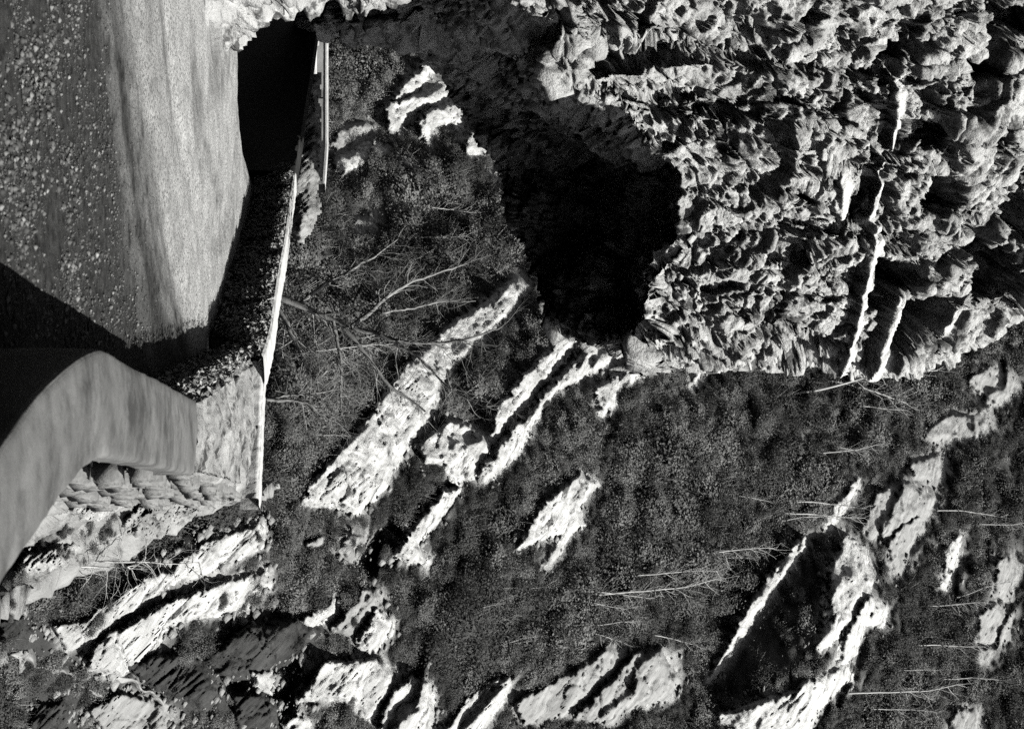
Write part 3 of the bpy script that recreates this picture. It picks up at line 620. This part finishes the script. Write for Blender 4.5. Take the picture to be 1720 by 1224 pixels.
# ================================================================== near bank below the wall
c1 = np.r_[out[::6], our[::10]]; c1 = np.c_[c1[:, :2] + .1, np.interp(c1[:, 1], [3, 5, 6, 9, 11, 14], [-1.6, -1.5, -1.0, -.9, -1.3, -1.6])]
c1 = resample(c1, 200)
c2 = at(*np.array([(-120, 1090, 9.5), (-20, 1030, 11), (25, 1008, 12.5), (98, 963, 14.5), (180, 932, 16.5), (267, 896, 18.5), (350, 848, 21), (425, 836, 24), (470, 815, 28)], float).T); c2 = resample(c2, 200)
c3 = c2 + np.array([1.2, 2.0, -7.0]); rowsb = []
for t in np.linspace(0, 1, 110): rowsb.append(lerp(c1, c2, t) - np.array([0, 0, .5]) * math.sin(t * math.pi))
for t in np.linspace(.03, 1, 30): rowsb.append(lerp(c2, c3, t))
Gb = np.array(rowsb); nb = normals(Gb); nb = np.where(nb[..., 2].mean() < 0, -nb, nb)
cw = worley(Gb * 1.1, 501)
fd = np.r_[sstep(0, .12, np.linspace(0, 1, 110)), np.ones(30)][:, None]
Gb = Gb + nb * (fd * (.35 * fbm(Gb * .7, 4, 502) + .22 * (cw[2] - .5) * sstep(0, .2, cw[1] - cw[0]) + .10 * ridged(Gb * 2.2, 4, 503)))[..., None]
bank = link('bank', Gb.reshape(-1, 3), gridfaces(140, 200), M['bank']); tag(bank, kind='structure')

bpx, bpy_ = pix(Gb.reshape(-1, 3)); bY = Gb.reshape(-1, 3)[:, 1]
def bank_depth(x, y):
    sh = np.shape(x); x = np.ravel(x); y = np.ravel(y); o = np.zeros(len(x))
    for a in range(0, len(x), 400):
        d = (x[a:a + 400, None] - bpx[None]) ** 2 + (y[a:a + 400, None] - bpy_[None]) ** 2
        k = np.argpartition(d, 6, axis=1)[:, :6]; o[a:a + 400] = np.take(bY, k).min(1)
    return o.reshape(sh)
for poly, T, mk, lab in [([(118,850),(148,806),(196,800),(200,850),(165,868),(138,872)], .35, 'ledge', 'white rock block against the outside of the parapet'), ([(200,803),(245,802),(250,828),(215,850),(202,846)], .3, 'ledge', 'smaller white rock beside the block outside the parapet'),
        ([(255,822),(300,822),(352,830),(350,848),(300,872),(268,896),(228,900),(212,876)], .12, 'greyrock', 'grey fan of scree below the outside of the parapet'), ([(40,930),(100,912),(130,918),(120,940),(60,960),(36,958)], .2, 'ledge', 'pale stony patch low on the bank')]:
    outcrop(poly, T, mk, lab, dfun=bank_depth, seed=len(lab))
# ================================================================== stream
for nm, sp, wd in (('stream', [(-60, 1092), (0, 1102), (60, 1113), (125, 1142), (172, 1167)], .20), ('cascade', [(200, 1135), (222, 1147), (255, 1168), (292, 1194)], .12)):
    x_, y_ = np.array(sp, float).T
    sc_ = smooth_line(at(x_, y_, slope_depth(x_, y_) - .18), 90, 2)
    sc_ += np.c_[noise(sc_ * 1.3, 91), sc_[:, 1] * 0, noise(sc_ * 1.3 + 20, 92)] * .22; wd = (wd * (.45 + .9 * np.abs(np.sin(np.linspace(.3, 7, 90)))) * np.linspace(1, .35, 90))[:, None]
    tg = np.gradient(sc_, axis=0); sd_ = np.cross(tg, np.array([0, 1., .3])); sd_ /= np.linalg.norm(sd_, axis=1, keepdims=True)
    back = np.array([0, .35, -.15])
    st_ = loft(nm, [sc_ - sd_ * wd * 1.6 + back, sc_ - sd_ * wd * .6, sc_ + sd_ * wd * .6, sc_ + sd_ * wd * 1.6 + back], M['foam'], None, .05, 2.5, 8, 20); tag(st_, kind='structure')

# ================================================================== scrub
def shrub_mesh(name, seed, nleaf=520, m='leaf', leaf=.085, flat=.75):
    r = np.random.default_rng(seed); V = []; F = []
    nl = 16; cen = r.normal(size=(nl, 3)); cen /= np.linalg.norm(cen, axis=1, keepdims=True); cen *= r.uniform(.25, .85, (nl, 1)); cen[:, 2] = np.abs(cen[:, 2]) * flat
    k = r.integers(0, nl, nleaf); p = cen[k] + r.normal(size=(nleaf, 3)) * .17; p[:, 2] = np.maximum(p[:, 2], -.15)
    d = p * 1.2 + r.normal(size=(nleaf, 3)) * .34 + np.array([0, 0, .35]); d /= np.linalg.norm(d, axis=1, keepdims=True)
    u = np.cross(d, r.normal(size=(nleaf, 3))); u /= np.linalg.norm(u, axis=1, keepdims=True); v = np.cross(d, u)
    s = leaf * r.uniform(.5, 1.5, (nleaf, 1)); u = u * s; v = v * s * .55
    V = np.stack([p - u, p - v, p + u, p + v], 1).reshape(-1, 3); F = np.arange(nleaf * 4).reshape(-1, 4)
    # twigs
    tv = []; tf = []; b0 = len(V)
    for c in np.r_[cen, cen[:8] * .9 + (0, 0, .3)]:
        e = c * r.uniform(1.0, 1.45) + np.array([0, 0, r.uniform(0, .35)]); a = c * .2 + np.array([.0, 0, -.2]); w = .006
        n0 = b0 + len(tv) ; side = np.cross(e - a, [0.3, .5, .8]); side = side / np.linalg.norm(side) * w
        tv += [a - side, a + side, e + side * .3, e - side * .3]; tf.append([n0, n0 + 1, n0 + 2, n0 + 3])
    V = np.r_[V, np.array(tv)]; F = np.r_[F, np.array(tf)]
    me = bpy.data.meshes.new(name); o = link(name, V, F, M[m], None, False); me = o.data; me.materials.append(M['bark'])
    mi = np.zeros(len(me.polygons), np.int32); mi[nleaf:] = 1; me.polygons.foreach_set('material_index', mi)
    bpy.data.objects.remove(o); return me
SH = [shrub_mesh('shrub', 900 + k, 1700 + 80 * k, ('leafd', 'leafd', 'leaf', 'leaf', 'leaf2', 'leaf2')[k], .037 + .008 * (k % 3), .6 + .15 * (k % 3)) for k in range(6)]
# single bushes the photograph lets one tell apart: x, y, radius in pixels, label
BUSH = [(340,1068,42,'dark round bush growing on the long white rib'), (300,1088,30,'smaller dark bush at the lower end of the long white rib'), (415,1010,30,'dark bush filling the notch of the long white rib'),
 (520,975,52,'large round dark bush in the middle of the gorge floor'), (575,985,40,'dark bush leaning against the large round one'), (480,880,46,'broad dark bush above the streaked pale slab'), (545,895,40,'dark bush beside the grey scree patch'),
 (620,1160,24,'low bush growing out of the bulging white outcrop'), (570,1205,34,'dark bush at the picture edge under the bulging outcrop'), (690,1165,22,'little bush between two white rocks at the gorge edge'), (760,1090,40,'dark bush above the white wedge of rock'),
 (850,1100,40,'bushy clump over the smooth grey slabs'), (905,1120,30,'dark clump at the top of the lower grey slab'), (700,1010,44,'dense bush beside the chunky white block'), (740,950,40,'dense bush under the hooked white ledge'),
 (920,690,40,'bush crowding the end of the crumbling white ledge'), (960,720,44,'dark bush next to the short white ledge'), (1060,690,44,'rounded bush under the cliff corner'), (860,830,44,'dark bush left of the ragged white outcrop'), (1040,850,42,'dark bush above the ragged white outcrop'),
 (1240,900,46,'blackish bush at the head of the dark hollow'), (1300,895,40,'blackish bush between the slender trees'), (1340,800,40,'dark bush near the thin white streak of rock'), (1450,760,36,'bush below the split grey knob'),
 (1560,950,38,'bush beside the slim upright rock'), (1620,800,40,'bush near the top of the slope'), (1660,590,40,'pale feathery bush against the cliff top'), (1640,560,34,'thin bush growing from the cliff shoulder'),
 (640,300,44,'thick bush seen under the arch'), (700,320,44,'thick bush just under the arch rim'), (760,300,40,'dusky bush under the dark rim of the arch'), (600,340,36,'bush beyond the end of the far parapet'), (780,400,44,'grey bush under the lowest point of the arch'),
 (470,740,36,'bush right behind the capped parapet'), (450,790,30,'bush at the outer end of the parapet'), (1390,1195,30,'bush at the right picture edge beside broken rocks'), (1560,1200,40,'dark bush near the small pale rock at the edge')]
for k, (x, y, r, lab) in enumerate(BUSH):
    d = float(slope_depth(np.array(x), np.array(y))); p = at(np.array(float(x)), np.array(float(y)), d - .2); R = r * d / F_PX
    root = empty('bush', tuple(p - np.array([0, 0, .3 * R]))); tag(root, lab, 'bush', 'single bushes in the gorge')
    for j in range(5):
        o = bpy.data.objects.new('foliage', SH[(k + j) % 6]); COL.objects.link(o); o.parent = root
        o.location = (random.uniform(-.6, .6) * R, random.uniform(-.4, .2) * R, random.uniform(-.2, .7) * R); o.scale = (R * .62,) * 3
        o.rotation_euler = (random.uniform(-.3, .3), random.uniform(-.3, .3), random.uniform(0, 6.3))
for k, (x, y, r, lab) in enumerate([(150,890,22,'dark bush below the white rock block on the bank'), (185,882,18,'small dark bush between white block and scree fan'), (110,893,20,'dark bush at the lower corner of the bank'), (75,905,16,'little dark bush near the foreground coping'), (418,838,15,'small bush hiding the outer end of the parapet cap'), (22,1000,22,'bush at the lowest corner of the bank')]):
    d = float(bank_depth(np.array([x]), np.array([y]))[0]); p = at(np.array(float(x)), np.array(float(y)), d); R = r * d / F_PX
    root = empty('bush', tuple(p)); tag(root, lab, 'bush', 'bushes on the bank')
    for j in range(8):
        o = bpy.data.objects.new('foliage', SH[(k + j) % 4]); COL.objects.link(o); o.parent = root
        o.location = (random.uniform(-1.9, 1.9) * R, random.uniform(-.9, .5) * R, random.uniform(-.5, .4) * R); q = R * random.uniform(.4, .9); o.scale = (q, q, q * .8); o.rotation_euler = (random.uniform(-.4, .4), random.uniform(-.4, .4), random.uniform(0, 6.3))
# the thick scrub that covers the slope as one mass
def instance_stuff(name, pts, scl, meshes_obj):
    me = bpy.data.meshes.new(name); me.vertices.add(len(pts)); me.vertices.foreach_set('co', np.asarray(pts, np.float32).ravel())
    a = me.attributes.new('scl', 'FLOAT', 'POINT'); a.data.foreach_set('value', np.asarray(scl, np.float32))
    rt = me.attributes.new('rot', 'FLOAT_VECTOR', 'POINT'); rv = np.c_[rng.uniform(-.35, .35, (len(pts), 2)), rng.uniform(0, 6.3, len(pts))]; rt.data.foreach_set('vector', rv.astype(np.float32).ravel())
    o = bpy.data.objects.new(name, me); COL.objects.link(o)
    ng = bpy.data.node_groups.new(name, 'GeometryNodeTree'); ng.interface.new_socket('Geometry', in_out='INPUT', socket_type='NodeSocketGeometry'); ng.interface.new_socket('Geometry', in_out='OUTPUT', socket_type='NodeSocketGeometry')
    N = ng.nodes; L = ng.links; gi = N.new('NodeGroupInput'); go = N.new('NodeGroupOutput')
    ip = N.new('GeometryNodeInstanceOnPoints'); oi = N.new('GeometryNodeObjectInfo'); oi.inputs[0].default_value = meshes_obj; oi.inputs['As Instance'].default_value = True
    s = N.new('GeometryNodeInputNamedAttribute'); s.data_type = 'FLOAT'; s.inputs[0].default_value = 'scl'
    r = N.new('GeometryNodeInputNamedAttribute'); r.data_type = 'FLOAT_VECTOR'; r.inputs[0].default_value = 'rot'
    er = N.new('FunctionNodeEulerToRotation')
    L.new(gi.outputs[0], ip.inputs['Points']); L.new(oi.outputs['Geometry'], ip.inputs['Instance']); L.new(s.outputs['Attribute'], ip.inputs['Scale'])
    L.new(r.outputs['Attribute'], er.inputs[0]); L.new(er.outputs[0], ip.inputs['Rotation']); L.new(ip.outputs[0], go.inputs[0])
    md = o.modifiers.new('scatter', 'NODES'); md.node_group = ng
    tag(o, kind='stuff'); return o
NS = 30000
sx = rng.uniform(-150, 1800, NS); sy = rng.uniform(20, 1330, NS)
ins = np.full(NS, -99.)
for poly, T, mk, lab in OUT: ins = np.maximum(ins, polydist(sx, sy, poly))
sdp, sP, so_ = strata(sx, sy); hol = np.full(NS, -99.)
for poly, T in HOLLOW: hol = np.maximum(hol, polydist(sx, sy, poly))
rk = rockmask(sP)
dens = sstep(2, -24, ins + 9 * fbm(sP * .5, 3, 610)) * (1 - .9 * rk) * (1 - .95 * sstep(-4, 8, hol))
dens *= np.where((sx < 440) & (sy > 800) & ~((sx > 330) & (sy < 960)), .32, 1.0)
grow_on = (ins > 0) & (fbm(sP * .8, 2, 655) > .34) & (rng.uniform(0, 1, NS) < .5)
keep = (rng.uniform(0, 1, NS) < dens) | grow_on
keep &= (ins < -3) | grow_on; keep &= ~((sx > 1150) & (sy < interp(yR, sx) - 50)) & ~((sx < 430) & (sy < 800))
sx, sy, sdp, so_ = sx[keep], sy[keep], sdp[keep], so_[keep]
pts = at(sx, sy, sdp - so_ + .1 - np.where(ins[keep] > 0, .9, 0)); sz = np.minimum((.3 + .35 * rng.uniform(0, 1, len(sx)) + 1.0 * rng.uniform(0, 1, len(sx)) ** 5) * (sdp / 55) ** .5, np.where(ins[keep] > 0, .28, np.maximum(.10, -(ins[keep] - 3) * sdp / F_PX * .9)))
tn = fbm(np.stack([pts[:, 0] * .12, pts[:, 1] * .12, pts[:, 2] * .16], -1), 4, 640) + rng.normal(size=len(sx)) * .16
cls = np.where(tn > .13, rng.integers(4, 6, len(sx)), rng.integers(0, 4, len(sx))); cls = np.where(tn < -.16, rng.integers(0, 2, len(sx)), cls)
# six carriers whose own mesh is one shrub each (they stand in the scrub themselves)
for k in range(6):
    sub = cls == k
    seedo = bpy.data.objects.new('shrub', SH[k]); COL.objects.link(seedo)
    xx, yy = [(1120, 760), (1180, 800), (1000, 900), (1260, 720), (640, 420), (820, 930)][k]
    d = float(slope_depth(np.array(xx), np.array(yy))); seedo.location = at(np.array(float(xx)), np.array(float(yy)), d)
    tag(seedo, ['low dark shrub in the scrub right of the sunlit cliff', 'dark shrub in the scrub left of the three slender trees', 'leafy shrub below the ragged white outcrop', 'leafy shrub in the scrub close under the cliff edge', 'pale shrub in the scrub behind the near bare tree', 'pale shrub in the scrub beside the hooked white ledge'][k], 'shrub', 'shrubs in the thick scrub')
    instance_stuff('scrub', pts[sub], sz[sub], seedo)

# ================================================================== bare trees
def tube(V, F, path, rad, k=5):
    path = np.asarray(path, float); n = len(path); b = len(V)
    t = np.gradient(path, axis=0); t /= np.linalg.norm(t, axis=1, keepdims=True) + 1e-9
    ref = np.array([.31, .87, .39]); u = np.cross(t, ref); u /= np.linalg.norm(u, axis=1, keepdims=True) + 1e-9; v = np.cross(t, u)
    for i in range(n):
        for j in range(k):
            a = 2 * math.pi * j / k; V.append(path[i] + rad[i] * (u[i] * math.cos(a) + v[i] * math.sin(a)))
    for i in range(n - 1):
        for j in range(k): F.append([b + i * k + j, b + i * k + (j + 1) % k, b + (i + 1) * k + (j + 1) % k, b + (i + 1) * k + j])
def grow(V, F, p, d, L, r, depth, R, bend=.25, up=.15, k=4, fork=3):
    n = 6; path = [p]; dd = d.copy()
    for i in range(n):
        dd = dd + R.normal(size=3) * bend * .35 + np.array([0, 0, up * .2]); dd /= np.linalg.norm(dd); path.append(path[-1] + dd * L / n)
    rad = np.linspace(r, r * .45, n + 1); tube(V, F, path, rad, k)
    if depth <= 0: return
    for q in range(fork):
        i = R.integers(2, n + 1); t = dd + R.normal(size=3) * .75; t /= np.linalg.norm(t)
        grow(V, F, path[i], t, L * R.uniform(.45, .75), rad[i] * .62, depth - 1, R, bend * 1.15, up, 3, fork)
def slender_tree(seed):
    R = np.random.default_rng(seed); V, F = [], []
    n = 12; path = [np.array([0., 0, -.05])]; d = np.array([R.normal() * .06, R.normal() * .06, 1.])
    for i in range(n): d = d + R.normal(size=3) * .05; d[2] = 1; path.append(path[-1] + d / n)
    rad = np.linspace(.010, .003, n + 1); tube(V, F, path, rad, 5)
    V2, F2 = [], []
    for i in range(5, n + 1):
        for q in range(2):
            t = np.array([R.normal() * .6, R.normal() * .6, .9]); t /= np.linalg.norm(t)
            grow(V2, F2, path[i], t, R.uniform(.12, .26), .0034, 1, R, .3, .3, 3, 2)
    out = []
    for nm, a, b in (('trunk', V, F), ('crown', V2, F2)):
        o = link(nm, np.array(a), b, M['bark']); out.append(o.data); bpy.data.objects.remove(o)
    return out
ST = [slender_tree(60 + s) for s in range(7)]
TREES = [  # foot x, y and tip x, y in the photograph
 (1320,843,1450,838,'slender pale tree crossing the thin white streak, first of three side by side'), (1318,861,1450,863,'slender pale tree crossing the thin white streak, middle of three'), (1300,876,1392,875,'slender pale tree near the thin white streak, last of three'),
 (1226,832,1302,834,'small pale tree standing alone below the thin white streak'), (1133,932,1292,936,'tall pale tree leaning over the head of the dark hollow'), (1040,969,1192,961,'pale tree with a bright spreading crown at mid slope'),
 (1000,998,1196,990,'tallest pale trunk below the bright spreading crown'), (956,993,1092,990,'forked pale tree left of the tallest trunk'), (955,1004,1050,1018,'pale sapling leaning right at mid slope'), (1000,1050,1082,1050,'thin upright sapling above the grey slabs'),
 (1090,1066,1182,1078,'bare crooked tree on top of the upper grey slab'), (783,1026,842,1019,'short white snag in the dark scrub'), (828,1087,892,1070,'small bare tree fanning out above the white wedge'), (1358,763,1470,757,'left one of two pale saplings joined by brushwood'), (1395,751,1450,752,'right one of two pale saplings joined by brushwood'),
 (1432,681,1522,684,'pale leaning trunk close to the sunlit cliff'), (1350,660,1560,642,'feathery thin tree rising along the cliff edge'), (1390,640,1550,655,'thin tree crossing the cliff ledges'), (1558,1018,1652,1021,'pale sapling high on the slope beside dark scrub'),
 (1500,1126,1572,1126,'pale sapling with a crooked top near the slope edge'), (1418,1163,1602,1166,'long thin trunk near the right picture edge'), (1580,857,1684,855,'spreading bare tree near the top of the slope'), (1530,1082,1652,1080,'faint bare tree below the mottled rock patch'),
 (1612,1002,1690,984,'slanting thin tree under the topmost hump'), (1190,940,1262,930,'bare tree beside the long thin white edge'), (503,591,642,594,'white sapling standing straight behind the near bare tree'), (1450,1190,1560,1195,'thin bare tree among the broken pale rocks'), (1640,880,1720,885,'bare tree at the top beyond the banded slab'),
 (700,350,790,345,'spindly bare tree under the arch'), (690,400,780,392,'second spindly bare tree under the arch, nearer the rim'), (1580,1140,1680,1150,'wispy bare tree high near the right edge'), (980,1060,1060,1075,'bare shrub-like tree by the lower grey slab'),
 (520,730,580,738,'pale stump-like dead trunk behind the parapet')]
for k, (x0, y0, x1, y1, lab) in enumerate(TREES):
    d = float(slope_depth(np.array(x0), np.array(y0))) - .3
    a = at(np.array(float(x0)), np.array(float(y0)), d); b = at(np.array(float(x1)), np.array(float(y1)), d + .2)
    v = b - a; H = float(np.linalg.norm(v)) * 1.08
    root = empty('bare_tree', tuple(a)); tag(root, lab, 'tree', 'bare trees on the far slope')
    q = Vector((0, 0, 1)).rotation_difference(Vector(v)); root.rotation_mode = 'QUATERNION'; root.rotation_quaternion = q; root.scale = (H, H, H)
    for nm, me in zip(('trunk', 'crown'), ST[k % 7]):
        o = bpy.data.objects.new(nm, me); COL.objects.link(o); o.parent = root
# the bare tree just beyond the parapet
R = np.random.default_rng(5)
tr = empty('bare_tree', tuple(at(np.array(440.), np.array(500.), 18.6)))
tag(tr, 'large grey bare tree with crooked limbs just beyond the mossy parapet', 'tree')
def limb(pts, Y0, Y1, r0, r1, twig=6, depth=2):
    p = np.array(pts, float); Y = np.linspace(Y0, Y1, len(p)); w = at(p[:, 0], p[:, 1], Y); w = smooth_line(w, 26, 2)
    w += .03 * np.cumsum(R.normal(size=w.shape), 0) * .3; rad = np.linspace(r0, r1, 26); return w, rad
LIMBS = [([(430,488),(470,498),(515,520),(568,540),(590,565),(625,607),(653,653),(698,681),(720,700)], 18.6, 18.0, .062, .014),
 ([(440,505),(467,519),(484,555),(502,590),(512,618),(533,646),(551,628)], 18.3, 17.6, .042, .015), ([(561,540),(566,580),(572,611),(579,681)], 18.2, 17.8, .03, .012),
 ([(500,512),(519,495),(540,477),(576,453),(625,428),(672,398)], 18.5, 19.4, .035, .01), ([(590,550),(612,530),(646,498),(695,470),(740,458),(775,448)], 18.2, 19.0, .04, .01),
 ([(598,552),(640,562),(674,575),(737,575),(800,560),(846,540)], 18.2, 17.2, .04, .009), ([(640,562),(690,590),(737,625),(769,660),(814,681)], 17.8, 17.0, .025, .008), ([(640,525),(680,520),(720,512),(790,505)], 18.4, 18.8, .02, .006),
 ([(450,668),(475,670),(510,672),(540,690),(565,700)], 17.2, 17.0, .03, .01), ([(450,668),(500,660),(530,665),(560,655)], 17.2, 17.4, .02, .006)]
V, F, V2, F2 = [], [], [], []
for li, (pts, Y0, Y1, r0, r1) in enumerate(LIMBS):
    w, rad = limb(pts, Y0, Y1, r0, r1); vv, ff = [], []
    tube(vv, ff, w, rad, 7)
    o = link('trunk' if li == 0 else 'limb', np.array(vv) - np.array(tr.location), ff, M['darkbark'], tr)
    for q in range(22 if li < 7 else 12):
        i = R.integers(7, 26); d = w[i] - w[i - 3]; d = d / np.linalg.norm(d) + R.normal(size=3) * .75; d /= np.linalg.norm(d)
        grow(V2, F2, w[i], d, R.uniform(.25, .6), max(rad[i] * .4, .0065), 2, R, .35, .12, 3, 3)
link('twigs', np.array(V2) - np.array(tr.location), F2, M['darkbark'], tr)
# slim brush trees on the near bank
for k, (pts, Y0, lab) in enumerate([([(30,935),(90,936),(160,937),(240,940),(330,938)], 15.5, 'thin wand-like tree on the scree below the wall'), ([(25,950),(90,952),(150,953),(210,955),(255,952)], 15.0, 'forked wand-like tree in front of the shadowed gully')]):
    w, rad = limb(pts, Y0, Y0 + .4, .022, .006); w[0, 2] -= .4
    root = empty('bare_tree', tuple(w[0])); tag(root, lab, 'tree', 'bare trees on the bank'); vv, ff = [], []
    tube(vv, ff, w, rad, 5); link('trunk', np.array(vv) - w[0], ff, M['bark'], root); V2, F2 = [], []
    for q in range(16):
        i = R.integers(8, 26); d = np.array([R.normal() * .8, R.normal() * .5, R.uniform(-.3, 1)]); d /= np.linalg.norm(d); grow(V2, F2, w[i], d, R.uniform(.25, .6), .006, 1, R, .5, .0, 3, 3)
    link('crown', np.array(V2) - w[0], F2, M['bark'], root)
# loose pale stones round the outcrops
def spos(n):
    x = rng.uniform(-60, 1720, n); y = rng.uniform(60, 1300, n); P = at(x, y, base_depth(x, y)); q = np.full(n, -99.)
    for poly, T, mk, lab in OUT: q = np.maximum(q, polydist(x, y, poly))
    k = (rng.uniform(0, 1, n) < sstep(-38, -4, q + 12 * fbm(P * .4, 3, 701)) * .8 + .25 * rockmask(P)) & ~((x > 1150) & (y < 600)) & ~((x < 430) & (y < 830))
    return at(x[k], y[k], slope_depth(x[k], y[k]) - .12)
pebble_stuff('scree', 30000, spos, .04, .30, M['greyrock'])
